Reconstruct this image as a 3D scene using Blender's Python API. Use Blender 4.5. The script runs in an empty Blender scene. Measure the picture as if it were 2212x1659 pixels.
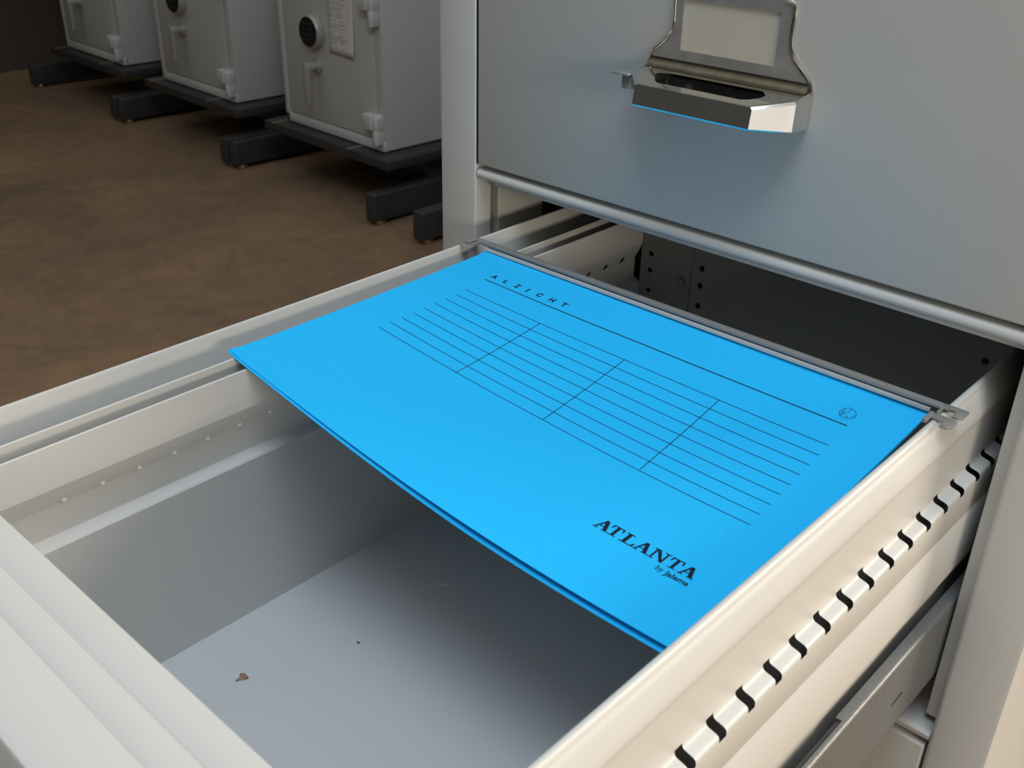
import bpy, bmesh, math, random
from mathutils import Vector, Matrix
random.seed(7)
SC = bpy.context.scene
COL = SC.collection

# ------------------------------------------------------------------ camera
cam_d = bpy.data.cameras.new('camera')
cam = bpy.data.objects.new('camera', cam_d); COL.objects.link(cam)
R = [(0.73209952, 0.68096409, 0.01783828),
     (0.33617422, -0.33839496, -0.87890599),
     (-0.59246704, 0.64944342, -0.47666136)]          # right, down, forward
CP = Vector((0.56226, -0.60317, 0.30090))
right, down, fwd = (Vector(r).normalized() for r in R)
m = Matrix(((right.x, -down.x, -fwd.x, CP.x), (right.y, -down.y, -fwd.y, CP.y),
            (right.z, -down.z, -fwd.z, CP.z), (0, 0, 0, 1)))
cam.matrix_world = m
cam_d.sensor_fit = 'HORIZONTAL'; cam_d.sensor_width = 36.0
cam_d.lens = 36.0 * 2258.06 / 2212.0
cam_d.clip_start = 0.02; cam_d.clip_end = 60
cam_d.dof.use_dof = True
cam_d.dof.focus_distance = 0.80
cam_d.dof.aperture_fstop = 20.0
SC.camera = cam

# ------------------------------------------------------------------ world, lights, exposure
SC.view_settings.view_transform = 'Standard'
SC.view_settings.look = 'None'
SC.view_settings.gamma = 1.0
SC.view_settings.exposure = 0.0
W = bpy.data.worlds.new('world'); SC.world = W
W.use_nodes = True
wn = W.node_tree; bg = wn.nodes['Background']
wtc = wn.nodes.new('ShaderNodeTexCoord'); wsep = wn.nodes.new('ShaderNodeSeparateXYZ'); wrp = wn.nodes.new('ShaderNodeValToRGB')
wn.links.new(wtc.outputs['Generated'], wsep.inputs[0]); wn.links.new(wsep.outputs['Z'], wrp.inputs['Fac'])
we = wrp.color_ramp.elements                       # dim towards the horizon, lighter overhead
we[0].position = 0.30; we[0].color = (0.10, 0.10, 0.09, 1)
we[1].position = 0.75; we[1].color = (1.0, 0.97, 0.84, 1)
wn.links.new(wrp.outputs['Color'], bg.inputs['Color'])
bg.inputs['Strength'].default_value = 0.54

def area(name, loc, target, sx, sy, power, color, spread=180):
    d = bpy.data.lights.new(name, 'AREA'); d.shape = 'RECTANGLE'
    d.size = sx; d.size_y = sy; d.energy = power; d.color = color
    d.spread = math.radians(spread)
    o = bpy.data.objects.new(name, d); COL.objects.link(o)
    o.location = loc
    o.rotation_euler = (Vector(target) - Vector(loc)).to_track_quat('-Z', 'Y').to_euler()
    return o
area('skylight', (0.72, -0.74, 2.15), (0.20, -0.22, 0.0), 1.2, 1.0, 33, (0.74, 0.86, 1.0))
area('doorway_daylight', (2.75, 2.35, 1.10), (0.40, -0.25, 0.0), 1.2, 1.5, 14.0, (1.0, 0.84, 0.67), 55)
area('side_daylight', (2.60, -0.78, 0.34), (0.20, -0.20, -0.02), 1.0, 0.34, 21, (1.0, 0.86, 0.69))
area('low_daylight', (2.45, -1.15, -0.31), (0.20, -0.20, -0.02), 2.4, 0.96, 6.5, (1.0, 0.93, 0.85))

# ------------------------------------------------------------------ materials
def mat(name, col, rough=0.45, metal=0.0, spec=0.5, noise=None, bump=None, coat=0.0):
    """noise=(scale, amount, second colour or None); bump=(scale, strength)"""
    mt = bpy.data.materials.new(name); mt.use_nodes = True
    nt = mt.node_tree; b = nt.nodes['Principled BSDF']
    b.inputs['Base Color'].default_value = (*col, 1)
    b.inputs['Roughness'].default_value = rough
    b.inputs['Metallic'].default_value = metal
    b.inputs['Specular IOR Level'].default_value = spec
    if coat: b.inputs['Coat Weight'].default_value = coat
    tc = nt.nodes.new('ShaderNodeTexCoord')
    if noise:
        sc_, amt, c2 = noise
        n = nt.nodes.new('ShaderNodeTexNoise'); n.inputs['Scale'].default_value = sc_
        n.inputs['Detail'].default_value = 6
        nt.links.new(tc.outputs['Object'], n.inputs['Vector'])
        mx = nt.nodes.new('ShaderNodeMix'); mx.data_type = 'RGBA'
        c2 = c2 or tuple(c * (1 - amt) for c in col)
        mx.inputs[6].default_value = (*col, 1); mx.inputs[7].default_value = (*c2, 1)
        rp = nt.nodes.new('ShaderNodeValToRGB')
        rp.color_ramp.elements[0].position = 0.35; rp.color_ramp.elements[1].position = 0.70
        nt.links.new(n.outputs['Fac'], rp.inputs['Fac'])
        ml = nt.nodes.new('ShaderNodeMath'); ml.operation = 'MULTIPLY'; ml.inputs[1].default_value = amt if noise[2] else 1.0
        nt.links.new(rp.outputs['Color'], ml.inputs[0])
        nt.links.new(ml.outputs[0], mx.inputs[0])
        nt.links.new(mx.outputs[2], b.inputs['Base Color'])
    if bump:
        n2 = nt.nodes.new('ShaderNodeTexNoise'); n2.inputs['Scale'].default_value = bump[0]
        n2.inputs['Detail'].default_value = 4
        nt.links.new(tc.outputs['Object'], n2.inputs['Vector'])
        bp = nt.nodes.new('ShaderNodeBump'); bp.inputs['Strength'].default_value = bump[1]
        bp.inputs['Distance'].default_value = 0.001
        nt.links.new(n2.outputs['Fac'], bp.inputs['Height'])
        nt.links.new(bp.outputs['Normal'], b.inputs['Normal'])
    return mt

M = {}
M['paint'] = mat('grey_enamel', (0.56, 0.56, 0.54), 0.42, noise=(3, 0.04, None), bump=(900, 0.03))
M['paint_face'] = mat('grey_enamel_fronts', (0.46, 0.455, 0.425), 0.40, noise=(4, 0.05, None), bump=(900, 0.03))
M['paint_in'] = mat('grey_enamel_inside', (0.52, 0.53, 0.54), 0.36, noise=(5, 0.05, None))
M['inside_shade'] = mat('shade_darkened_inside', (0.20, 0.20, 0.19), 0.5)  # base colour darkened to stand for shade inside cabinet and drawer back
M['steel_shaded'] = mat('shade_darkened_steel', (0.10, 0.10, 0.10), 0.4, 0.6)  # slide steel darkened so the slot in front of it looks shaded
M['fillet_shade'] = mat('shade_darkened_chrome', (0.24, 0.22, 0.18), 0.25, 1.0, noise=(120, 0.5, (0.14, 0.12, 0.09)))  # fillet chrome darkened in colour to stand for a dim reflection
M['light_spot'] = mat('painted_light_spot', (0.74, 0.74, 0.73), 0.5)  # pale colour painted in for light spots at the wall holes
M['galv'] = mat('galvanised_steel', (0.20, 0.21, 0.21), 0.42, 0.40, noise=(420, 0.45, (0.12, 0.125, 0.125)), bump=(1500, 0.2))
M['chrome'] = mat('chrome', (0.80, 0.80, 0.78), 0.07, 1.0, noise=(60, 0.25, (0.62, 0.60, 0.55)))
M['chrome_dull'] = mat('worn_chrome', (0.46, 0.455, 0.44), 0.26, 0.6, noise=(90, 0.7, (0.33, 0.32, 0.30)), bump=(500, 0.05))
M['card'] = mat('label_card', (0.47, 0.44, 0.37), 0.7)
M['blue'] = mat('blue_card', (0.012, 0.49, 0.97), 0.75, spec=0.25, noise=(800, 0.08, None), bump=(900, 0.10))
M['ink'] = mat('dark_ink', (0.006, 0.012, 0.035), 0.6, spec=0.2)
M['plastic'] = mat('grey_plastic', (0.23, 0.225, 0.22), 0.32, spec=0.4)
M['strip'] = mat('white_strip', (0.58, 0.52, 0.47), 0.5)
M['safe'] = mat('safe_paint', (0.52, 0.535, 0.53), 0.5, noise=(6, 0.05, None))
M['safe_trim'] = mat('safe_trim_paint', (0.58, 0.59, 0.59), 0.5)
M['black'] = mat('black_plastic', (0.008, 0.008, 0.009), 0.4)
M['key'] = mat('keypad_rubber', (0.02, 0.02, 0.02), 0.5)
M['alu'] = mat('satin_aluminium', (0.46, 0.46, 0.46), 0.35, 0.35)
M['paper'] = mat('white_paper', (0.66, 0.64, 0.66), 0.8)
M['greyink'] = mat('grey_print', (0.36, 0.36, 0.37), 0.8)
M['plinth'] = mat('charcoal_plinth', (0.040, 0.040, 0.044), 0.45, noise=(20, 0.3, None))
M['joint'] = mat('plinth_joint', (0.22, 0.165, 0.125), 0.6)
M['brass'] = mat('brass', (0.75, 0.5, 0.22), 0.3, 1.0)
M['leaf'] = mat('dry_leaf', (0.20, 0.09, 0.05), 0.7, noise=(300, 0.6, (0.45, 0.33, 0.22)))
M['flake'] = mat('pale_flake', (0.62, 0.64, 0.64), 0.6)
M['crumb'] = mat('dark_crumb', (0.03, 0.028, 0.025), 0.7)
M['wall'] = mat('dark_wall', (0.085, 0.066, 0.052), 0.8, noise=(1.5, 0.3, None))

def floor_material():
    mt = bpy.data.materials.new('brown_concrete'); mt.use_nodes = True
    nt = mt.node_tree; b = nt.nodes['Principled BSDF']; b.inputs['Roughness'].default_value = 0.62
    b.inputs['Specular IOR Level'].default_value = 0.3
    tc = nt.nodes.new('ShaderNodeTexCoord')
    def noise(scale, detail, dist=0.0):
        n = nt.nodes.new('ShaderNodeTexNoise'); n.inputs['Scale'].default_value = scale
        n.inputs['Detail'].default_value = detail; n.inputs['Distortion'].default_value = dist
        nt.links.new(tc.outputs['Object'], n.inputs['Vector']); return n
    n1, n2, n3 = noise(2.2, 6, 0.6), noise(14, 6, 1.0), noise(160, 3)
    r1 = nt.nodes.new('ShaderNodeValToRGB')
    e = r1.color_ramp.elements
    e[0].position = 0.30; e[0].color = (0.195, 0.135, 0.094, 1)
    e[1].position = 0.72; e[1].color = (0.300, 0.192, 0.116, 1)
    nt.links.new(n1.outputs['Fac'], r1.inputs['Fac'])
    r2 = nt.nodes.new('ShaderNodeValToRGB')
    r2.color_ramp.elements[0].position = 0.32; r2.color_ramp.elements[0].color = (0.82, 0.82, 0.83, 1)
    r2.color_ramp.elements[1].position = 0.62; r2.color_ramp.elements[1].color = (1, 1, 1, 1)
    nt.links.new(n2.outputs['Fac'], r2.inputs['Fac'])
    r3 = nt.nodes.new('ShaderNodeValToRGB')
    r3.color_ramp.elements[0].position = 0.35; r3.color_ramp.elements[0].color = (0.86, 0.86, 0.86, 1)
    r3.color_ramp.elements[1].position = 0.65; r3.color_ramp.elements[1].color = (1.08, 1.08, 1.08, 1)
    nt.links.new(n3.outputs['Fac'], r3.inputs['Fac'])
    def mul(a, c):
        x = nt.nodes.new('ShaderNodeMix'); x.data_type = 'RGBA'; x.blend_type = 'MULTIPLY'
        x.inputs[0].default_value = 1.0
        nt.links.new(a, x.inputs[6]); nt.links.new(c, x.inputs[7]); return x.outputs[2]
    o = mul(mul(r1.outputs['Color'], r2.outputs['Color']), r3.outputs['Color'])
    nt.links.new(o, b.inputs['Base Color'])
    return mt
M['floor'] = floor_material()

# ------------------------------------------------------------------ helpers
def obj(name, bm, mats, parent=None, smooth=35.0):
    me = bpy.data.meshes.new(name)
    bmesh.ops.recalc_face_normals(bm, faces=bm.faces)
    for f in bm.faces: f.smooth = True
    bm.to_mesh(me); bm.free()
    me.set_sharp_from_angle(angle=math.radians(smooth))
    for mm in (mats if isinstance(mats, (list, tuple)) else [mats]): me.materials.append(mm)
    o = bpy.data.objects.new(name, me); COL.objects.link(o)
    if parent: o.parent = parent
    return o

def empty(name, loc=(0, 0, 0), rz=0.0):
    o = bpy.data.objects.new(name, None); COL.objects.link(o)
    o.location = loc; o.rotation_euler = (0, 0, rz); o.empty_display_size = 0.1
    return o

def tag(o, label, cat, group=None):
    o['label'] = label; o['category'] = cat
    if group: o['group'] = group
    return o

def structure(o):
    o['kind'] = 'structure'; return o

def copy_tree(o, parent=None):
    c = o.copy(); COL.objects.link(c)
    if parent: c.parent = parent
    for ch in [x for x in COL.objects if x.parent == o]: copy_tree(ch, c)
    return c

def box(bm, x0, x1, y0, y1, z0, z1, bev=0.0, seg=2, mi=0):
    b2 = bmesh.new()
    bmesh.ops.create_cube(b2, size=1.0)
    for v in b2.verts:
        v.co = Vector((x0 + (v.co.x + .5) * (x1 - x0), y0 + (v.co.y + .5) * (y1 - y0), z0 + (v.co.z + .5) * (z1 - z0)))
    if bev > 0:
        bmesh.ops.bevel(b2, geom=b2.edges[:], offset=bev, segments=seg, profile=0.5, affect='EDGES')
    for f in b2.faces: f.material_index = mi
    merge(bm, b2)

def merge(bm, b2):
    me = bpy.data.meshes.new('tmp'); b2.to_mesh(me); b2.free()
    bm.from_mesh(me); bpy.data.meshes.remove(me)

def cyl(bm, c, axis, r, h, seg=24, bev=0.0, r2=None, mi=0):
    b2 = bmesh.new()
    bmesh.ops.create_cone(b2, cap_ends=True, segments=seg, radius1=r, radius2=r if r2 is None else r2, depth=h)
    if bev > 0:
        es = [e for e in b2.edges if abs(e.verts[0].co.z - e.verts[1].co.z) < 1e-7]
        bmesh.ops.bevel(b2, geom=es, offset=bev, segments=2, profile=0.5, affect='EDGES')
    q = Vector((0, 0, 1)).rotation_difference(Vector(axis))
    for v in b2.verts: v.co = q @ v.co + Vector(c)
    for f in b2.faces: f.material_index = mi
    merge(bm, b2)

def prism(bm, pts, d, lo, hi, bev=0.0, seg=2, mi=0):
    """extrude the polygon pts (2D) along axis d ('x','y','z') from lo to hi"""
    b2 = bmesh.new()
    def P(p, t):
        return Vector({'x': (t, p[0], p[1]), 'y': (p[0], t, p[1]), 'z': (p[0], p[1], t)}[d])
    a = [b2.verts.new(P(p, lo)) for p in pts]; b = [b2.verts.new(P(p, hi)) for p in pts]
    n = len(pts)
    b2.faces.new(a[::-1]); b2.faces.new(b)
    for i in range(n): b2.faces.new((a[i], a[(i + 1) % n], b[(i + 1) % n], b[i]))
    bmesh.ops.recalc_face_normals(b2, faces=b2.faces)
    if bev > 0:
        bmesh.ops.bevel(b2, geom=b2.edges[:], offset=bev, segments=seg, profile=0.5, affect='EDGES')
    for f in b2.faces: f.material_index = mi
    merge(bm, b2)

def plate(bm, outer, holes, to3, thick, bev=0.0):
    """flat plate with holes; outer/holes are 2D loops, to3(p, t) gives the 3D point at depth t"""
    b2 = bmesh.new(); es = []
    for loop in [outer] + holes:
        vs = [b2.verts.new((p[0], p[1], 0)) for p in loop]
        for i in range(len(vs)): es.append(b2.edges.new((vs[i], vs[(i + 1) % len(vs)])))
    bmesh.ops.triangle_fill(b2, edges=es, use_beauty=True, use_dissolve=False)
    faces = b2.faces[:]
    r = bmesh.ops.extrude_face_region(b2, geom=faces)
    top = [v for v in r['geom'] if isinstance(v, bmesh.types.BMVert)]
    for v in top: v.co.z = 1.0
    for v in b2.verts: v.co = Vector(to3((v.co.x, v.co.y), v.co.z * thick))
    bmesh.ops.recalc_face_normals(b2, faces=b2.faces)
    merge(bm, b2)

def circ(cx, cy, r, n=16, ry=None):
    return [(cx + r * math.cos(2 * math.pi * i / n), cy + (ry or r) * math.sin(2 * math.pi * i / n)) for i in range(n)]

def rrect(x0, x1, y0, y1, r, n=4):
    out = []
    for cx, cy, a0 in ((x1 - r, y1 - r, 0), (x0 + r, y1 - r, 90), (x0 + r, y0 + r, 180), (x1 - r, y0 + r, 270)):
        for i in range(n + 1):
            a = math.radians(a0 + 90 * i / n); out.append((cx + r * math.cos(a), cy + r * math.sin(a)))
    return out

def sheet(bm, prof, ys, skip=None):
    """open profile [(x,z)] swept through the y stations; skip(i_profile_segment, j_station) leaves an opening"""
    vs = [[bm.verts.new((x, y, z)) for (x, z) in prof] for y in ys]
    for j in range(len(ys) - 1):
        for i in range(len(prof) - 1):
            if skip and skip(i, j): continue
            bm.faces.new((vs[j][i], vs[j][i + 1], vs[j + 1][i + 1], vs[j + 1][i]))
    lone = [v for v in bm.verts if not v.link_faces]
    bmesh.ops.delete(bm, geom=lone, context='VERTS')

# ------------------------------------------------------------------ room
FZ = -0.85
bm = bmesh.new(); box(bm, -4.84, 4.2, -3.6, 3.0, FZ - 0.1, FZ)
structure(obj('floor', bm, M['floor']))
bm = bmesh.new(); box(bm, -4.94, -4.84, -3.6, 3.0, FZ, 2.6)
structure(obj('wall_left', bm, M['wall']))
bm = bmesh.new(); box(bm, -4.84, 4.2, 3.0, 3.1, FZ, 2.6)
structure(obj('wall_back', bm, M['wall']))

# ------------------------------------------------------------------ filing cabinet
XL0, XL1 = -0.0763, -0.0342       # left post outer / inner edge
XR0, XR1 = 0.4230, 0.4625         # right post inner / outer edge
CT = 0.44                          # cabinet top
cab = tag(empty('filing_cabinet', (0.195, 0.32, FZ)),
          'grey steel filing cabinet with its second drawer pulled far open', 'cabinet')
CI = Matrix.Translation((0.195, 0.32, FZ)).inverted()
def cpart(name, bm, mats, parent=None, smooth=35.0):
    """part of the cabinet, built in room coordinates"""
    bm.transform(CI)
    return obj(name, bm, mats, parent or cab, smooth)

# carcass: side skins, back, top, bottom, inner skins
bm = bmesh.new()
box(bm, XL0, XL0 + 0.002, 0.0202, 0.66, FZ + 0.02, CT, 0.0)
box(bm, XR1 - 0.002, XR1, 0.0202, 0.66, FZ + 0.02, CT, 0.0)
box(bm, XL0, XR1, 0.658, 0.66, FZ + 0.02, CT, 0.0)
box(bm, XL0, XR1, 0.0, 0.66, CT - 0.004, CT, 0.001)
box(bm, XL0 + 0.01, XR1 - 0.01, 0.02, 0.65, FZ, FZ + 0.03, 0.001)
cpart('body', bm, M['paint'])
bm = bmesh.new()                   # inside of the skins, darkened to deepen the interior shade
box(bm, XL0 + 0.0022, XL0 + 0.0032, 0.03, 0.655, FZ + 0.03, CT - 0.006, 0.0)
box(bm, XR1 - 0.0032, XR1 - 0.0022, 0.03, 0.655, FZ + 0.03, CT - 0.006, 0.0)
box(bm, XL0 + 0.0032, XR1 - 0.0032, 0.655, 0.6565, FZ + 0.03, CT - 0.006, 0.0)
cpart('shade_lining', bm, M['inside_shade'])
# left post: face, rounded corner, return into the opening, dark groove, inner channel
bm = bmesh.new()
prism(bm, [(XL0, 0.004), (XL0 + 0.001, 0.001), (XL0 + 0.004, 0.0), (XL1 - 0.003, 0.0), (XL1 - 0.0010, 0.0003),
           (XL1, 0.0014), (XL1, 0.0185), (XL1 - 0.012, 0.0185), (XL1 - 0.012, 0.0165), (XL1 - 0.002, 0.0165),
           (XL1 - 0.002, 0.004), (XL0 + 0.004, 0.002)], 'z', FZ + 0.02, CT - 0.004)
cpart('post', bm, M['paint'])
bm = bmesh.new()
prism(bm, [(XL1 - 0.0400, 0.0275), (XL1 + 0.0004, 0.0275), (XL1 + 0.0012, 0.0285), (XL1 + 0.0012, 0.085), (XL1 - 0.0008, 0.085),
           (XL1 - 0.0008, 0.0295), (XL1 - 0.0400, 0.0295)], 'z', FZ + 0.03, CT - 0.006)
cpart('inner_channel', bm, M['paint'])
# right post with its recessed inner strip
bm = bmesh.new()
prism(bm, [(XR0, 0.0100), (XR0, 0.0016), (XR0 + 0.0012, 0.0004), (XR0 + 0.003, 0.0), (XR1 - 0.0035, 0.0), (XR1 - 0.001, 0.001),
           (XR1, 0.0035), (XR1, 0.02), (XR1 - 0.002, 0.02), (XR1 - 0.002, 0.0045), (XR0 + 0.002, 0.0025), (XR0 + 0.002, 0.0100)],
      'z', FZ + 0.02, CT - 0.004)
cpart('post', bm, M['paint'])
bm = bmesh.new()
prism(bm, [(0.4130, 0.0120), (0.4136, 0.0106), (0.4150, 0.0102), (0.4300, 0.0102), (0.4300, 0.0118), (0.4148, 0.0118), (0.4148, 0.045), (0.4130, 0.045)],
      'z', -0.262, CT - 0.006)
cpart('inner_channel', bm, M['paint'])
# cross rails between the drawers
bm = bmesh.new()
prism(bm, [(0.0048 - 0.0046 * math.cos(math.radians(a)), 0.0396 + 0.0046 * math.sin(math.radians(a))) for a in range(-80, 85, 20)] + [(0.020, 0.0440), (0.020, 0.0352)],
      'x', XL1 + 0.0014, XR0 - 0.001)
cpart('cross_rail', bm, M['paint'])
bm = bmesh.new()
box(bm, XL1 + 0.010, XR0 - 0.006, 0.0115, 0.055, 0.0288, 0.0350, 0.0012)
cpart('rail_support', bm, M['paint'])
bm = bmesh.new()
prism(bm, [(0.0008, -0.2745), (0.0008, -0.2725), (0.003, -0.2702), (0.007, -0.2695), (0.060, -0.2695), (0.060, -0.2785), (0.003, -0.2785)],
      'x', XL1 + 0.0005, XR0 - 0.0005)
cpart('cross_rail', bm, M['paint'])

def drawer_front(z0, z1):
    bm = bmesh.new()
    box(bm, XL1 + 0.0026, XR0 - 0.0022, 0.0, 0.022, z0, z1, 0.0014, 3)
    return bm
# closed drawer above with its chrome handle
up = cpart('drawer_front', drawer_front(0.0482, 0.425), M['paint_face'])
bm = bmesh.new()                   # added black strip standing for the shade between drawer and post
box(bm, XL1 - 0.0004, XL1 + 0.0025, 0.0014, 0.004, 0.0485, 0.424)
cpart('gap_shade', bm, M['black'])
# handle plate
HC = 0.1952
half = [(0.0455, 0.2130), (0.0447, 0.2165), (0.0420, 0.2185)]
pl = [(0.0385, 0.2064), (0.0415, 0.2054), (0.0430, 0.2032), (0.0436, 0.1960), (0.0434, 0.1930), (0.0432, 0.1850), (0.0440, 0.1795), (0.0470, 0.1740),
      (0.0520, 0.1690), (0.0575, 0.1642), (0.0605, 0.1600), (0.0617, 0.1560), (0.0620, 0.1340)]
outer = [(HC + a, b) for a, b in pl] + [(HC - a, b) for a, b in pl[::-1]]
win = [(HC - 0.0366, 0.1672), (HC + 0.0346, 0.1672), (HC + 0.0346, 0.1992), (HC - 0.0366, 0.1992)]
bm = bmesh.new()
plate(bm, outer, [win], lambda p, t: (p[0], -0.0001 - t, p[1]), 0.0022)
# pressed roll along the plate's outline
handle = cpart('handle', bm, M['chrome_dull'], up)
bm = bmesh.new()
def tube(bm, pts, r, n=8, closed=False):
    rings = []
    N = len(pts)
    for i, p in enumerate(pts):
        p = Vector(p)
        a = Vector(pts[max(i - 1, 0)]); b = Vector(pts[min(i + 1, N - 1)])
        t = (b - a).normalized()
        u = t.orthogonal().normalized() if i == 0 else (u - t * u.dot(t)).normalized()
        w = t.cross(u)
        rings.append([bm.verts.new(p + (u * math.cos(2 * math.pi * k / n) + w * math.sin(2 * math.pi * k / n)) * r) for k in range(n)])
    for i in range(N - 1):
        for k in range(n):
            bm.faces.new((rings[i][k], rings[i][(k + 1) % n], rings[i + 1][(k + 1) % n], rings[i + 1][k]))
    bm.faces.new(rings[0][::-1]); bm.faces.new(rings[-1])
edge = [(HC + a, -0.0018, b) for a, b in pl[:-1]]
tube(bm, edge, 0.0014)
cpart('handle_rim', bm, M['chrome'], up)
bm = bmesh.new(); tube(bm, [(2 * HC - x, y, z) for x, y, z in edge], 0.0011)
cpart('handle_rim', bm, M['chrome'], up)
# the pull: an open box with splayed ends standing out of the plate
bm = bmesh.new()
def ring(hw_f, hw_m, hw_b, yf, ym, yb, z_f, z_m, z_b):
    return [(-hw_b, yb, z_b), (-hw_m, ym, z_m), (-hw_f, yf, z_f), (hw_f, yf, z_f), (hw_m, ym, z_m), (hw_b, yb, z_b)]
rings = [ring(.0425, .0610, .0615, -.0395, -.0195, -.0012, .1350, .1330, .1320),
         ring(.0436, .0620, .0620, -.0410, -.0202, -.0012, .1358, .1338, .1328),
         ring(.0440, .0622, .0622, -.0413, -.0203, -.0012, .1368, .1346, .1336),
         ring(.0440, .0622, .0622, -.0396, -.0197, -.0012, .1482, .1512, .1535),
         ring(.0428, .0610, .0610, -.0392, -.0192, -.0012, .1496, .1528, .1555),
         ring(.0405, .0590, .0590, -.0375, -.0180, -.0012, .1497, .1530, .1556)]
vr = [[bm.verts.new((HC + p[0], p[1], p[2])) for p in rg] for rg in rings]
for a, b in zip(vr[:-1], vr[1:]):
    for k in range(5): bm.faces.new((a[k], a[k + 1], b[k + 1], b[k]))
# top deck with the finger opening
deck = [(-.0590, -.0012), (-.0590, -.0180), (-.0405, -.0375), (.0405, -.0375), (.0590, -.0180), (.0590, -.0012)]
opening = [(-.0330, -.0130), (-.0420, -.0150), (-.0440, -.0175), (-.0375, -.0270), (-.0330, -.0310), (.0300, -.0310), (.0350, -.0285),
           (.0400, -.0220), (.0400, -.0180), (.0350, -.0130)]
def deck_z(y): return 0.1556 - 0.0059 * min(1, max(0, (-y - 0.0012) / 0.0363))
plate(bm, [(HC + a, b) for a, b in deck], [[(HC + a, b) for a, b in opening]],
      lambda p, t: (p[0], p[1], deck_z(p[1]) - t), 0.0016)
# inner walls of the opening
lo = [bm.verts.new((HC + a, b, deck_z(b) - 0.0005)) for a, b in opening]
li = [bm.verts.new((HC + a * .98, b, 0.1385)) for a, b in opening]
for k in range(len(lo)): bm.faces.new((lo[k], lo[(k + 1) % len(lo)], li[(k + 1) % len(li)], li[k]))
bm.faces.new(li)
bm.transform(Matrix.Identity(4))
cpart('handle_pull', bm, M['chrome'], up, 24)
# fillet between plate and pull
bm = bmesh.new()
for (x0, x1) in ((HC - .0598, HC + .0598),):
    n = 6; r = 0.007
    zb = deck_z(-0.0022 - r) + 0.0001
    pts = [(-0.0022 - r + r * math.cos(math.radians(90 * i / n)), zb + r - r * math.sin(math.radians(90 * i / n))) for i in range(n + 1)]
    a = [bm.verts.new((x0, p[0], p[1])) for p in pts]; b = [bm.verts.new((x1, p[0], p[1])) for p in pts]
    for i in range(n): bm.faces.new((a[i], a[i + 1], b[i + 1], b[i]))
cpart('handle_fillet', bm, M['fillet_shade'], up)
bm = bmesh.new(); box(bm, HC - .0372, HC + .0352, -0.0009, -0.0001, 0.1665, 0.2000, 0.0001, 1)
cpart('label_card', bm, M['card'], up)
bm = bmesh.new()
box(bm, HC - .0745, HC - .0600, -0.026, -0.015, 0.1497, 0.1509, 0.0004)
box(bm, HC - .0680, HC - .0600, -0.022, -0.018, 0.1400, 0.1500, 0.0006)
cpart('latch_tab', bm, M['chrome_dull'], up)
# closed drawer below
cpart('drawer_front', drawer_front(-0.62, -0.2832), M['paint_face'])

# slides on both sides
for side in (1, -1):
    def X(x): return x if side == 1 else 0.390 - x
    def bx(bm, x0, x1, *a):
        p, q = sorted((X(x0), X(x1))); box(bm, p, q, *a)
    bm = bmesh.new()
    def flange(x0, y0, y1):
        pr_ = [(x0, -0.1584), (x0, -0.1570), (0.4100, -0.1570), (0.4112, -0.1574), (0.4121, -0.1583), (0.4124, -0.1597), (0.4124, -0.1610), (0.4110, -0.1610), (0.4108, -0.1590), (0.4098, -0.1584)]
        prism(bm, [(X(p), q) for p, q in pr_], 'y', y0, y1)
    flange(0.4046, -0.1445, 0.50); flange(0.4086, -0.44, -0.1445)
    # vertical web with an elongated slot
    hole = [(yy, zz) for yy, zz in rrect(-0.0725, -0.0555, -0.1985, -0.1940, 0.0022)]
    plate(bm, [(-0.44, -0.2250), (0.50, -0.2250), (0.50, -0.1610), (-0.44, -0.1610)], [hole],
          (lambda p, t: (0.4124 - t, p[0], p[1])) if side == 1 else (lambda p, t: (X(0.4124) + t, p[0], p[1])), 0.0014)
    bx(bm, 0.4046, 0.4124, -0.44, 0.50, -0.2250, -0.2236, 0.0006)
    sl = cpart('drawer_slide', bm, M['galv'])
    bm = bmesh.new()
    bx(bm, 0.4056, 0.4078, -0.44, 0.20, -0.1600, -0.1588, 0.0005)
    bx(bm, 0.4070, 0.4078, -0.44, 0.20, -0.2220, -0.1590, 0.0003)
    cpart('slide_member', bm, M['steel_shaded'], sl)

# ---- the open drawer -------------------------------------------------------
Y0, Y1 = -0.470, 0.141            # inside face of the front, back panel
PITCH, YS = 0.0240, -0.4090        # slot pitch and first slot
DZ = -0.198                        # drawer bottom
stations = [Y0]; slot_cols = set()
k = 0
while YS + k * PITCH < Y1 - 0.01:
    y = YS + k * PITCH
    stations += [y - 0.0024, y + 0.0024]; k += 1
stations.append(Y1)
slotted = lambda j: j % 2 == 1 and j < len(stations) - 1

bm = bmesh.new()                   # drawer tray: bottom with its punched hole
plate(bm, [(0.0335, Y0), (0.392, Y0), (0.392, Y1), (0.0335, Y1)], [circ(0.0689, -0.1258, 0.0042)],
      lambda p, t: (p[0], p[1], DZ - t), 0.0012)
drawer = cpart('drawer', bm, M['paint_in'])

def ogee(xa, za, xb, zb, n=8):
    out = []
    for i in range(n + 1):
        t = i / n; s = t * t * (3 - 2 * t)
        out.append((xa + (xb - xa) * s, za + (zb - za) * (0.25 * s + 0.75 * t)))
    return out

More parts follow.
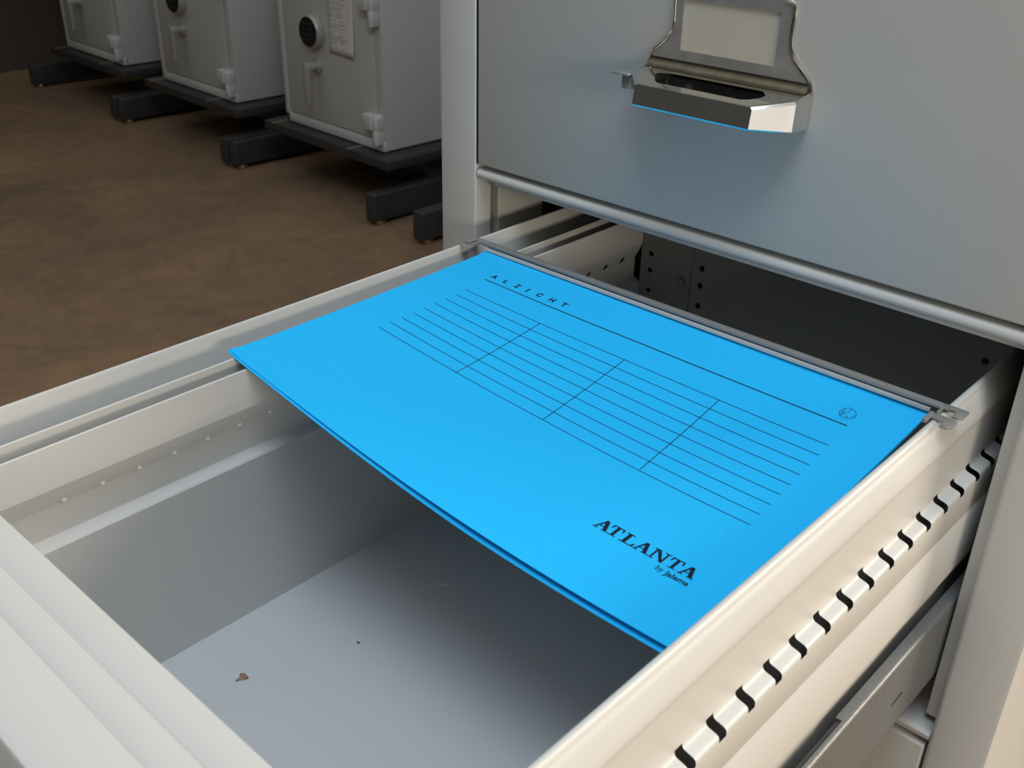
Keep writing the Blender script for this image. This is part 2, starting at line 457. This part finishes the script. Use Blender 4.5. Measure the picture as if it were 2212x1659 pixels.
# right side wall, outer skin with lip, louvre step and slots
prof = [(0.3890, DZ - 0.001), (0.3890, -0.0012), (0.3893, -0.0004), (0.3900, 0.0), (0.3914, 0.0), (0.3922, -0.0004), (0.3928, -0.0014),
        (0.3932, -0.0026), (0.3935, -0.0036), (0.3941, -0.0043), (0.3950, -0.0066), (0.3964, -0.0108), (0.3978, -0.0150),
        (0.3985, -0.0182), (0.3987, -0.0210), (0.3984, -0.0218), (0.3979, -0.0221)]
i0 = len(prof)
prof += [(0.3979, -0.0556), (0.3980, -0.0570), (0.3985, -0.0581), (0.3995, -0.0588), (0.4010, -0.0592), (0.4028, -0.0596), (0.4042, -0.0600),
         (0.4053, -0.0607), (0.4058, -0.0619), (0.4059, -0.0642)]
i1 = len(prof) - 1
prof += [(0.4059, -0.0858), (0.40565, -0.0862), (0.40565, -0.0866), (0.4059, -0.0870), (0.4059, -0.1330), (0.4057, -0.1360), (0.4049, -0.1388), (0.4030, -0.1408),
         (0.4000, -0.1414), (0.3985, -0.1425), (0.3985, DZ - 0.001)]
rst = [Y0]; RP = 0.0245; y = -0.3101 - 6 * RP
while y < Y1 - 0.01:
    rst += [y - 0.0030, y + 0.0030]; y += RP
rst.append(Y1)
bm = bmesh.new()
sheet(bm, prof, rst, lambda i, j: j % 2 == 1 and j < len(rst) - 1 and i0 <= i < i1)
cpart('side_wall', bm, M['paint'], drawer, 50)

# left side wall: the inner plate with holes, ramp, ledge and lower wall
prof = [(0.0410, -0.0300), (0.0410, -0.0108), (0.0413, -0.0103), (0.0420, -0.0102), (0.0425, -0.0108)]
prof += [(0.0425, -0.0375)]
rp = [(0.0425 - 0.0085 * i / 6, -0.0376 - 0.0160 * i / 6) for i in range(7)]
j0 = len(prof); prof += rp; j1 = len(prof) - 1
prof += [(0.0340, -0.0730), (0.0350, -0.0740), (0.0410, -0.0758), (0.0420, -0.0770), (0.0420, DZ)]
bm = bmesh.new()
sheet(bm, prof, stations, lambda i, j: slotted(j) and stations[j] > -0.06 and j1 - 2 <= i < j1)
for k in range(16):                # pale beads standing for light showing through the front holes
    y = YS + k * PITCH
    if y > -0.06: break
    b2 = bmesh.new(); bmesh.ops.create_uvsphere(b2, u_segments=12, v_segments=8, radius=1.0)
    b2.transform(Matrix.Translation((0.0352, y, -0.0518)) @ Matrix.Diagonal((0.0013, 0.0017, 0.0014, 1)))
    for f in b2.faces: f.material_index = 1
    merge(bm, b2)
cpart('inner_side_wall', bm, [M['paint'], M['light_spot']], drawer, 20)
bm = bmesh.new()
prism(bm, [(0.0286, -0.030), (0.0286, -0.0074), (0.0290, -0.0069), (0.0297, -0.0068), (0.0302, -0.0074), (0.0302, -0.030)], 'y', Y0, Y1)
cpart('divider_plate', bm, M['paint'], drawer)
bm = bmesh.new()
prism(bm, [(-0.0018, -0.175), (-0.0018, -0.0014), (-0.0012, -0.0004), (-0.0003, 0.0), (0.0006, -0.0004), (0.0012, -0.0016), (0.0012, -0.175)], 'y', Y0, Y1)
cpart('side_wall', bm, M['paint'], drawer)
# front panel: thick, with two shallow creases on the top
bm = bmesh.new()
ZT = 0.0100; YF = -0.4690
pts = [(YF, -0.215), (YF, ZT - 0.0012), (YF - 0.0004, ZT - 0.0004), (YF - 0.0014, ZT), (YF - 0.0160, ZT), (YF - 0.0168, ZT - 0.0004), (YF - 0.0178, ZT + 0.0001),
       (YF - 0.0302, ZT), (YF - 0.0310, ZT - 0.0004), (YF - 0.0320, ZT + 0.0001), (YF - 0.0570, ZT - 0.0002), (YF - 0.0590, ZT - 0.0008), (YF - 0.0600, ZT - 0.0026),
       (YF - 0.0600, -0.215)]
prism(bm, pts, 'x', XL1 + 0.002, XR0 - 0.002)
cpart('front_panel', bm, M['paint'], drawer)
# back panel with holes and bolt
bm = bmesh.new()
hz = [(0.0532, -0.0451), (0.0532, -0.0609), (0.0531, -0.0807), (0.1070, -0.0443), (0.1068, -0.0607), (0.1067, -0.0800), (0.3555, -0.0451)]
plate(bm, [(0.0425, DZ), (0.0968, DZ), (0.0968, -0.010), (0.0425, -0.010)], [circ(a, b, 0.0026, 12) for a, b in hz[:3]],
      lambda p, t: (p[0], Y1 - 0.0012 - t, p[1]), 0.0012)
plate(bm, [(0.0960, DZ), (0.3895, DZ), (0.3895, -0.010), (0.0960, -0.010)], [circ(a, b, 0.0028, 12) for a, b in hz[3:]],
      lambda p, t: (p[0], Y1 + 0.0002 - t, p[1]), 0.0012)
bp = cpart('back_panel', bm, M['inside_shade'], drawer)
bm = bmesh.new()
cyl(bm, (0.0876, Y1 - 0.0040, -0.0616), (0, -1, 0), 0.0042, 0.0030, 20, 0.0010)
cpart('bolt', bm, M['galv'], drawer)

# ------------------------------------------------------------------ hanging folder
PC = (-1.7941191480604928, 1.7597008535130938, -0.2597983830158102, -0.1414532906961787, -0.0008503811928728638)
def FS(u, v, dz=0.0):
    x0 = .0175 + u * (.3826 - .0175); x1 = .0234 + u * (.3733 - .0234)
    zN = 0.0
    for c in PC: zN = zN * x1 + c
    s = 1 - max(0.0, 1 - v) ** 2.2
    # corner curl at the near left corner
    cz = 0.0012 * max(0, 1 - u / 0.06) ** 2 * max(0, (v - .9) / .1) ** 2
    cz += 0.0026 * max(0.0, 1 - v / .07) ** 2
    # pressed fold lines close to the lower edge
    cz -= 0.00035 * (math.exp(-((v - .945) / .004) ** 2) + math.exp(-((v - .970) / .004) ** 2))
    return Vector((x0 + (x1 - x0) * s, -.036 - v * .247, -.004 + (zN + .004) * s + dz + cz))
def FN(u, v):
    a = FS(u + .002, v) - FS(u - .002, v); b = FS(u, max(v - .002, 0)) - FS(u, v + .002)
    return a.cross(b).normalized()

fo = tag(empty('hanging_folder', (0.2, -0.16, 0.0)), 'bright blue cardboard hanging folder printed with ruled lines, lying across the open drawer', 'folder')
FI = Matrix.Translation((0.2, -0.16, 0.0)).inverted()
def fpart(name, bm, mats, parent=None, smooth=35.0):
    bm.transform(FI); return obj(name, bm, mats, parent or fo, smooth)

def card(bm, dz0, dz1, vmax, th):
    NU, NV = 72, 180
    def D(v, u): return dz0 + (dz1 - dz0) * min(1, v) * min(1, max(0, (u - .12) / .5))
    g = [[[bm.verts.new(FS(i / NU, j / NV * vmax, D(j / NV, i / NU) - k * th)) for i in range(NU + 1)] for j in range(NV + 1)] for k in (0, 1)]
    for j in range(NV):
        for i in range(NU):
            bm.faces.new((g[0][j][i], g[0][j][i + 1], g[0][j + 1][i + 1], g[0][j + 1][i]))
            bm.faces.new((g[1][j][i], g[1][j + 1][i], g[1][j + 1][i + 1], g[1][j][i + 1]))
    for j in range(NV):
        bm.faces.new((g[0][j][0], g[0][j + 1][0], g[1][j + 1][0], g[1][j][0]))
        bm.faces.new((g[0][j][NU], g[1][j][NU], g[1][j + 1][NU], g[0][j + 1][NU]))
    for i in range(NU):
        bm.faces.new((g[0][0][i], g[1][0][i], g[1][0][i + 1], g[0][0][i + 1]))
        bm.faces.new((g[0][NV][i], g[0][NV][i + 1], g[1][NV][i + 1], g[1][NV][i]))

LIFT = 0.00012
class Print:
    def __init__(self): self.bm = bmesh.new()
    def pt(self, u, v): u *= .9980; return self.bm.verts.new(FS(u, v) + FN(u, v) * LIFT)
    def line(self, f, n, hw):           # f(t)->(u,v); hw half width in metres
        pts = [(a * .9980, b) for a, b in (f(i / n) for i in range(n + 1))]
        prev = None
        for i, (u, v) in enumerate(pts):
            a = FS(*pts[max(i - 1, 0)]); b = FS(*pts[min(i + 1, n)])
            t = (b - a).normalized(); nn = FN(u, v); s = nn.cross(t).normalized()
            p = FS(u, v) + nn * LIFT
            cur = (self.bm.verts.new(p + s * hw), self.bm.verts.new(p - s * hw))
            if prev: self.bm.faces.new((prev[0], cur[0], cur[1], prev[1]))
            prev = cur
    def stroke(self, pts, hw):
        f = lambda t: tuple(pts[min(int(t * (len(pts) - 1)), len(pts) - 2)][k] +
                            (pts[min(int(t * (len(pts) - 1)), len(pts) - 2) + 1][k] - pts[min(int(t * (len(pts) - 1)), len(pts) - 2)][k]) *
                            (t * (len(pts) - 1) - min(int(t * (len(pts) - 1)), len(pts) - 2)) for k in (0, 1))
        self.line(f, (len(pts) - 1) * 3, hw)
    def poly(self, pts, mp):
        vs = [self.pt(*mp(*p)) for p in pts]
        self.bm.faces.new(vs)
    def text(self, body, mp, bold=0.0, size=1.0):
        cu = bpy.data.curves.new('t', 'FONT'); cu.body = body; cu.size = size; cu.offset = bold
        cu.resolution_u = 4
        ob = bpy.data.objects.new('t', cu); COL.objects.link(ob)
        dg = bpy.context.evaluated_depsgraph_get(); dg.update()
        me = bpy.data.meshes.new_from_object(ob.evaluated_get(dg))
        xs = [v.co.x for v in me.vertices]
        vs = [self.pt(*mp(v.co.x, v.co.y)) for v in me.vertices]
        for p in me.polygons:
            try: self.bm.faces.new([vs[i] for i in p.vertices])
            except ValueError: pass
        bpy.data.objects.remove(ob); bpy.data.curves.remove(cu); bpy.data.meshes.remove(me)
def text_bounds(body, bold=0.0):
    cu = bpy.data.curves.new('t', 'FONT'); cu.body = body; cu.size = 1.0; cu.offset = bold
    ob = bpy.data.objects.new('t', cu); COL.objects.link(ob)
    dg = bpy.context.evaluated_depsgraph_get(); dg.update()
    me = bpy.data.meshes.new_from_object(ob.evaluated_get(dg))
    xs = [v.co.x for v in me.vertices]; ys = [v.co.y for v in me.vertices]
    r = (min(xs), max(xs), min(ys), max(ys))
    bpy.data.objects.remove(ob); bpy.data.curves.remove(cu); bpy.data.meshes.remove(me)
    return r

pr = Print()
def delta(u):
    tb = [(0.0, .004), (.0985, 0.0), (.30, -.0119), (.505, -.0245), (.71, -.0278), (.92, -.0266), (1.0, -.026)]
    for (a, p), (b, q) in zip(tb[:-1], tb[1:]):
        if u <= b: return p + (q - p) * (u - a) / (b - a)
    return tb[-1][1]
def sdelta(u):
    return (delta(u - .05) + 2 * delta(u) + delta(u + .05)) / 4
for k in range(9):
    v0 = .2638 + .0428 * k
    ur = .9183 + .0016 * k; ul = .0987 - .0002 * k
    pr.line(lambda t, v0=v0, ul=ul, ur=ur: (ul + (ur - ul) * t, v0 + sdelta(ul + (ur - ul) * t)), 40, 0.00024)
for (ua, va), (ub, vb) in (((.2989, .2512), (.3040, .5978)), ((.5022, .2386), (.5109, .5800)), ((.7083, .2353), (.7196, .5745))):
    pr.line(lambda t, a=(ua, va), b=(ub, vb): (a[0] + (b[0] - a[0]) * t, a[1] + (b[1] - a[1]) * t), 16, 0.00024)
pr.line(lambda t: (.0944 + (.9156 - .0944) * t, .1714 + .75 * sdelta(.0944 + .8212 * t)), 40, 0.00042)
# heading, letter by letter with wide spacing
for ch, u0, wd in (('A', .0952, .0150), ('L', .1300, .0095), ('Z', .1600, .0120), ('I', .1925, .0032), ('C', .2190, .0130), ('H', .2525, .0125), ('T', .2822, .0135)):
    x0, x1, y0, y1 = text_bounds(ch, 0.030)
    vb = .1492 - .0515 * (u0 - .096); hh = .0215
    pr.text(ch, lambda x, y, u0=u0, wd=wd, vb=vb, hh=hh, B=(x0, x1, y0, y1): (u0 + (x - B[0]) / (B[1] - B[0]) * wd, vb - (y - B[2]) / (B[3] - B[2]) * hh), 0.030)
# slab-serif capitals
SLAB = {
 'A': [[(0, 0), (.34, 0), (.34, .07), (0, .07)], [(.56, 0), (1.0, 0), (1.0, .07), (.56, .07)],
       [(.10, .05), (.21, .05), (.50, .86), (.41, 1.0)], [(.66, .05), (.90, .05), (.60, 1.0), (.41, 1.0), (.38, .93)], [(.26, .30), (.74, .30), (.71, .38), (.28, .38)]],
 'T': [[(.18, 0), (.82, 0), (.82, .07), (.18, .07)], [(.38, .05), (.62, .05), (.62, .96), (.38, .96)], [(0.02, .91), (.98, .91), (.98, 1.0), (.02, 1.0)],
       [(0, .64), (.09, .64), (.17, .92), (.02, 1.0)], [(1.0, .64), (.91, .64), (.83, .92), (.98, 1.0)]],
 'L': [[(0, 0), (.96, 0), (.96, .08), (0, .08)], [(0, .92), (.62, .92), (.62, 1.0), (0, 1.0)], [(.18, .05), (.43, .05), (.43, .95), (.18, .95)],
       [(.80, .06), (.96, 0), (1.0, .34), (.91, .34)]],
 'N': [[(0, 0), (.36, 0), (.36, .07), (0, .07)], [(0, .92), (.34, .92), (.34, 1.0), (0, 1.0)], [(.12, .05), (.23, .05), (.23, .95), (.12, .95)],
       [(.12, 1.0), (.36, 1.0), (.90, 0.0), (.72, -.02)], [(.62, .92), (1.0, .92), (1.0, 1.0), (.62, 1.0)], [(.77, .0), (.88, -.02), (.88, .95), (.77, .95)]],
}
for ch, ua, ub, vb in (('A', .7530, .7812, .8042), ('T', .7782, .8004, .8045), ('L', .8040, .8292, .8055), ('A', .8292, .8572, .8058), ('N', .8572, .8868, .8062),
                       ('T', .8894, .9116, .8068), ('A', .9112, .9394, .8078)):
    for pg in SLAB[ch]:
        pr.poly(pg, lambda x, y, ua=ua, ub=ub, vb=vb: (ua + x * (ub - ua), vb - y * .0345))
for body, ua, ub, vb, hh, bold in (('by', .8838, .8962, .8293, .0150, .006), ('Jalema', .9002, .9412, .8318, .0150, .022)):
    x0, x1, y0, y1 = text_bounds(body, bold)
    ytop = y1; ybase = 0.0
    pr.text(body, lambda x, y, ua=ua, ub=ub, vb=vb, hh=hh, X=(x0, x1), yt=ytop: (ua + (x - X[0]) / (X[1] - X[0]) * (ub - ua), vb - y / yt * hh), bold)
# round emblem
EM = dict(
 outline=[(0.8932, 0.1283), (0.8891, 0.1216), (0.8874, 0.1165), (0.8865, 0.108), (0.8875, 0.1023), (0.8897, 0.0975), (0.892, 0.0927), (0.8964, 0.0905), (0.8998, 0.0912), (0.905, 0.0936), (0.9097, 0.0991), (0.9127, 0.1055), (0.9141, 0.1121), (0.9138, 0.1183), (0.9118, 0.121), (0.9099, 0.1202), (0.9091, 0.127), (0.9071, 0.1298), (0.9048, 0.1305), (0.9038, 0.1201), (0.901, 0.1215), (0.9015, 0.1309), (0.8981, 0.1309), (0.8954, 0.1289), (0.8945, 0.1217), (0.8925, 0.1102), (0.8903, 0.0989)],
 ear=[(0.8937, 0.1144), (0.8971, 0.1111), (0.8995, 0.1042), (0.8993, 0.097), (0.8979, 0.0917)],
 tusk=[(0.8859, 0.1166), (0.8878, 0.1161)],
 trunk=[(0.8932, 0.1283), (0.8906, 0.1201), (0.8923, 0.1198), (0.8938, 0.1197)],
 eye=[(0.8896, 0.1103), (0.8897, 0.113), (0.8911, 0.1145), (0.8918, 0.1123), (0.8913, 0.11), (0.8896, 0.1103)],
 tail=[(0.9112, 0.1196), (0.9114, 0.1094)])
for pts in EM.values(): pr.stroke(pts, 0.00014)

bm = bmesh.new(); card(bm, 0.0, 0.0, 1.0, 0.0004)
bmesh.ops.recalc_face_normals(bm, faces=bm.faces)
for f in pr.bm.faces: f.material_index = 1
bmesh.ops.recalc_face_normals(pr.bm, faces=pr.bm.faces)
merge(bm, pr.bm)
def obj_keep(name, bm, mats, parent):
    bm.transform(FI)
    me = bpy.data.meshes.new(name)
    for f in bm.faces: f.smooth = True
    bm.to_mesh(me); bm.free(); me.set_sharp_from_angle(angle=math.radians(40))
    for mm in mats: me.materials.append(mm)
    o = bpy.data.objects.new(name, me); COL.objects.link(o); o.parent = parent
    return o
obj_keep('front_cover', bm, [M['blue'], M['ink']], fo)
bm = bmesh.new(); card(bm, -0.0008, -0.0040, 1.006, 0.0004)
fpart('back_cover', bm, M['blue'])

# hanger rails with hooked ends
def hook_outline(sx, x_tip, x_neck, yb, d):
    """head of the hook in plan; sx=+1 right end, -1 left end"""
    return [(x_neck, yb), (x_tip - sx * .0006, yb), (x_tip, yb - .0012), (x_tip, yb - d + .0025), (x_tip - sx * .0022, yb - d),
            (x_tip - sx * .0062, yb - d), (x_tip - sx * .0066, yb - .0062), (x_neck, yb - .0062)]
def hanger(yb, z0, z1, name):
    bm = bmesh.new()
    box(bm, 0.0105, 0.3900, yb - 0.0068, yb, z0, z1, 0.0008)
    # ridge along the front edge and small glossy studs
    box(bm, 0.0125, 0.3880, yb - 0.0066, yb - 0.0050, z1 - 0.0002, z1 + 0.0003, 0.0002, 1)
    r = fpart(name, bm, M['plastic'])
    for x in (0.018, 0.062, 0.125, 0.245, 0.355):
        b2 = bmesh.new(); bmesh.ops.create_uvsphere(b2, u_segments=12, v_segments=8, radius=0.0009)
        b2.transform(Matrix.Translation((x, yb - 0.0034, z1)))
        fpart('stud', b2, M['plastic'], r)
    for sx, tip, neck in ((1, 0.4036, 0.3885), (-1, 0.0000, 0.0120)):
        bm = bmesh.new()
        prism(bm, hook_outline(sx, tip, neck, yb, 0.0125), 'z', z0 + 0.0002, z1, 0.0006)
        # raised rib round the hook and the downward toe
        ins = tip - sx * .0105
        xs = sorted((ins, ins + sx * .0045)); box(bm, xs[0], xs[1], yb - 0.0062, yb - 0.0050, z1 - .0004, z1 + 0.0010, 0.0004, 1)
        xs = sorted((neck + sx * .0005, neck + sx * .0020)); box(bm, xs[0], xs[1], yb - 0.0135, yb - 0.0056, z0 - .0006, z1 + 0.0002, 0.0005, 1)
        fpart('hook', bm, M['plastic'], r)
    return r
hanger(-0.0352, 0.0013, 0.0032, 'hanger_rail')
bm = bmesh.new()
prism(bm, hook_outline(1, 0.4022, 0.3880, -0.0480, 0.0125), 'z', 0.0002, 0.0018, 0.0006)
box(bm, 0.3855, 0.3885, -0.0600, -0.0475, -0.0008, 0.0022, 0.0006, 1)
fpart('hook', bm, M['plastic'])
bm = bmesh.new()
prism(bm, hook_outline(-1, 0.0006, 0.0115, -0.0470, 0.0075), 'z', 0.0002, 0.0012, 0.0004)
fpart('hook', bm, M['plastic'])
bm = bmesh.new(); box(bm, 0.0185, 0.3830, -0.0424, -0.0400, -0.0024, 0.0002, 0.0002, 1)
fpart('index_strip', bm, M['strip'])

# ------------------------------------------------------------------ crumbs on the drawer bottom
def flake(name, pts, h, loc, mt, label, cat='debris'):
    bm = bmesh.new()
    c = bm.verts.new((0, 0, h)); c2 = bm.verts.new((0, 0, h * .5))
    vs = [bm.verts.new((x, y, z)) for x, y, z in pts]
    for i in range(len(vs)):
        bm.faces.new((c, vs[i], vs[(i + 1) % len(vs)])); bm.faces.new((c2, vs[(i + 1) % len(vs)], vs[i]))
    o = obj(name, bm, mt); o.location = loc
    return tag(o, label, cat)
flake('dry_leaf', [(-.0035, .0010, .0006), (-.001, .0030, .0016), (.002, .0034, .0), (.0042, .0026, .0020), (.0030, -.0005, .0), (.0012, -.0022, .0008),
                   (.0006, -.0050, .0), (-.0008, -.0042, .0003), (-.0010, -.0012, .0)], .0022, (0.0915, -0.3440, DZ + 0.0001), M['leaf'],
      'tiny curled brown leaf scrap on the drawer bottom near the front panel')
flake('paint_flake', [(-.0045, -.0022, 0), (-.0015, .0000, .0003), (.0010, .0022, 0), (.0040, .0030, .0004), (.0036, .0008, 0), (.0004, -.0012, .0002), (-.0020, -.0026, 0)],
      .0006, (0.1176, -0.1868, DZ + 0.0001), M['flake'], 'small pale flake on the drawer bottom beside the blue folder edge')
flake('crumb', [(-.0016, -.0004, 0), (0, .0009, 0), (.0018, .0006, 0), (.0014, -.0007, 0)], .0007, (0.1202, -0.2699, DZ + 0.0001), M['crumb'],
      'short dark crumb in the middle of the drawer bottom')
flake('crumb', [(-.0006, -.0004, 0), (0, .0008, 0), (.0007, .0002, 0), (.0002, -.0007, 0)], .0004, (0.1202, -0.2060, DZ + 0.0001), M['crumb'],
      'tiny dark speck on the drawer bottom just left of the pale flake')

# ------------------------------------------------------------------ safes on plinths
AZ = math.radians(-2.3)
def make_safe():
    """local frame: x along the front (right edge at 0), y into the safe, z up from its bottom"""
    s = empty('safe')
    bm = bmesh.new()
    w, d, h = 0.547, 0.50, 0.78
    box(bm, -w, 0.0, 0.006, d, 0.0, h, 0.006, 2)
    # front frame standing proud of the door on three sides
    box(bm, -w, -w + 0.026, 0.0, 0.02, 0.0, h, 0.004)
    box(bm, -w, 0.0, 0.0, 0.02, 0.0, 0.033, 0.004)
    box(bm, -w, 0.0, 0.0, 0.02, h - 0.033, h, 0.004)
    obj('body', bm, M['safe_trim'], s)
    bm = bmesh.new(); box(bm, -w + 0.030, -0.036, -0.001, 0.02, 0.0365, h - 0.0365, 0.003)
    box(bm, -0.034, -0.002, 0.004, 0.02, 0.0365, h - 0.0365, 0.002)
    door = obj('door', bm, M['safe'], s)
    for z in (0.0, 0.3605, 0.66):
        bm = bmesh.new()
        prism(bm, [(-.074, -.001), (-.074, -.020), (-.066, -.030), (-.028, -.032), (-.024, -.030), (-.0235, -.010), (-.010, -.006), (-.010, .006), (-.0235, .006)], 'z', z + .0710, z + .1170, .0015)
        prism(bm, [(-.0270, .004), (-.0270, -.026), (-.0110, -.030), (-.0050, -.022), (-.0040, .004)], 'z', z + .0240, z + .0690, .0015)
        prism(bm, [(-.0270, .004), (-.0270, -.024), (-.0110, -.028), (-.0050, -.020), (-.0040, .004)], 'z', z + .0690, z + .1100, .0010)
        obj('hinge', bm, M['safe_trim'], s)
    bm = bmesh.new(); cyl(bm, (-.336, -.0155, .3275), (0, -1, 0), .0555, .029, 40, .006, .0500)
    kp = obj('keypad', bm, M['alu'], s)
    bm = bmesh.new(); cyl(bm, (-.336, -.0305, .3275), (0, -1, 0), .0465, .003, 40, .001)
    obj('keypad_cover', bm, M['black'], kp)
    for r in range(4):
        for c in range(3):
            bm = bmesh.new(); cx, cz = -.336 + (c - 1) * .020, .3275 + (1.5 - r) * .017
            box(bm, cx - .007, cx + .007, -.0345, -.031, cz - .0055, cz + .0055, .0015)
            obj('key', bm, M['key'], kp)
    bm = bmesh.new()
    cyl(bm, (-.3335, -.006, .2190), (0, -1, 0), .0250, .010, 32, .002)
    cyl(bm, (-.3335, -.030, .2190), (0, -1, 0), .0150, .050, 28, .001)
    lev = [(-.0145, .004), (-.0110, .0125), (0, .0160), (.0110, .0125), (.0145, .004), (.0100, -.1150), (.0080, -.1180), (-.0080, -.1180), (-.0100, -.1150)]
    prism(bm, [(-.3335 + a, .2190 + b) for a, b in lev], 'y', -.056, -.042, .002)
    obj('lever_handle', bm, M['alu'], s)
    return s

def make_plinth():
    """local frame as the safe's; origin under the safe's right front corner, z=0 on the floor"""
    p = empty('plinth')
    zt = -0.649 - FZ
    bm = bmesh.new()
    box(bm, -0.612, 0.078, -0.052, 0.56, zt - 0.030, zt, 0.003)
    obj('slab', bm, M['plinth'], p)
    for x in (-0.560, -0.130):
        bm = bmesh.new(); box(bm, x, x + 0.011, -0.0523, 0.03, zt - 0.004, zt + 0.0012, 0.0004, 1)
        obj('joint_strip', bm, M['joint'], p)
    for x in (-0.785, 0.022):
        bm = bmesh.new()
        x0 = x
        box(bm, x0, x0 + 0.048, -0.105, 0.60, 0.012, 0.104, 0.007, 3)
        bmm = obj('beam', bm, M['plinth'], p)
        for yy in (-0.070, 0.52):
            bm = bmesh.new(); cyl(bm, (x0 + 0.026, yy, 0.006), (0, 0, 1), 0.019, 0.012, 20, 0.002)
            obj('levelling_foot', bm, M['brass'], bmm)
    bm = bmesh.new()
    for yy in (0.16, 0.42):
        box(bm, -0.775, 0.03, yy, yy + 0.07, 0.103, zt - 0.028, 0.003)
    obj('cross_bearer', bm, M['plinth'], p)
    return p

spots = [(-1.951, 1.530), (-2.811, 1.560), (-3.672, 1.590)]
SL = ['light grey safe with a printed sheet on its door, nearest the filing cabinet',
      'light grey safe standing between the other two safes in the row',
      'light grey safe at the far end of the row, farthest from the cabinet']
PL = ['charcoal plinth under the safe that has a printed sheet', 'charcoal plinth under the middle safe of the row',
      'charcoal plinth under the safe farthest from the filing cabinet']
safe0, pl0 = make_safe(), make_plinth()
for i, (x, y) in enumerate(spots):
    s = safe0 if i == 0 else copy_tree(safe0)
    s.location = (x, y, -0.645); s.rotation_euler = (0, 0, AZ)
    tag(s, SL[i], 'safe', 'row of grey safes')
    p = pl0 if i == 0 else copy_tree(pl0)
    p.location = (x, y, FZ); p.rotation_euler = (0, 0, AZ)
    tag(p, PL[i], 'plinth', 'plinths under the safes')
p = copy_tree(pl0); p.location = (-0.915, 1.490, FZ); p.rotation_euler = (0, 0, AZ)
tag(p, 'charcoal plinth mostly hidden behind the filing cabinet, one beam end showing', 'plinth', 'plinths under the safes')

# printed sheet on the nearest safe's door
ex = Vector((math.cos(AZ), math.sin(AZ), 0))
sh = tag(empty('paper_sheet', (-1.951, 1.530, -0.645), AZ), 'white printed sheet taped to the door of the nearest safe', 'paper')
bm = bmesh.new()
NX, NZ = 8, 12
g = [[bm.verts.new((-.2605 + .1310 * i / NX + .003 * (1 - j / NZ), -.0022 - .007 * (1 - j / NZ) ** 2 * (0.4 + .6 * i / NX), .2730 + .200 * j / NZ)) for i in range(NX + 1)] for j in range(NZ + 1)]
for j in range(NZ):
    for i in range(NX): bm.faces.new((g[j][i], g[j][i + 1], g[j + 1][i + 1], g[j + 1][i]))
o = obj('sheet', bm, M['paper'], sh)
md = o.modifiers.new('thickness', 'SOLIDIFY'); md.thickness = 0.0004; md.offset = 0
bm = bmesh.new()
rnd = random.Random(3)
z = .456
def shy(x, z):
    t = 1 - (z - .273) / .200
    return -.0022 - .007 * t * t * (.4 + .6 * (x + .2605) / .131) - .0006
while z > .285:
    n = rnd.choice((1, 1, 2)); x = -.250
    for q in range(n):
        ln = rnd.uniform(.03, .09) if n == 1 else rnd.uniform(.02, .04)
        h = .0018
        vs = [bm.verts.new((a, shy(a, b), b)) for a, b in ((x, z), (x + ln, z), (x + ln, z + h), (x, z + h))]
        bm.faces.new(vs)
        x += ln + .015
    z -= rnd.choice((.0055, .0055, .0055, .011))
obj('print', bm, M['greyink'], sh)
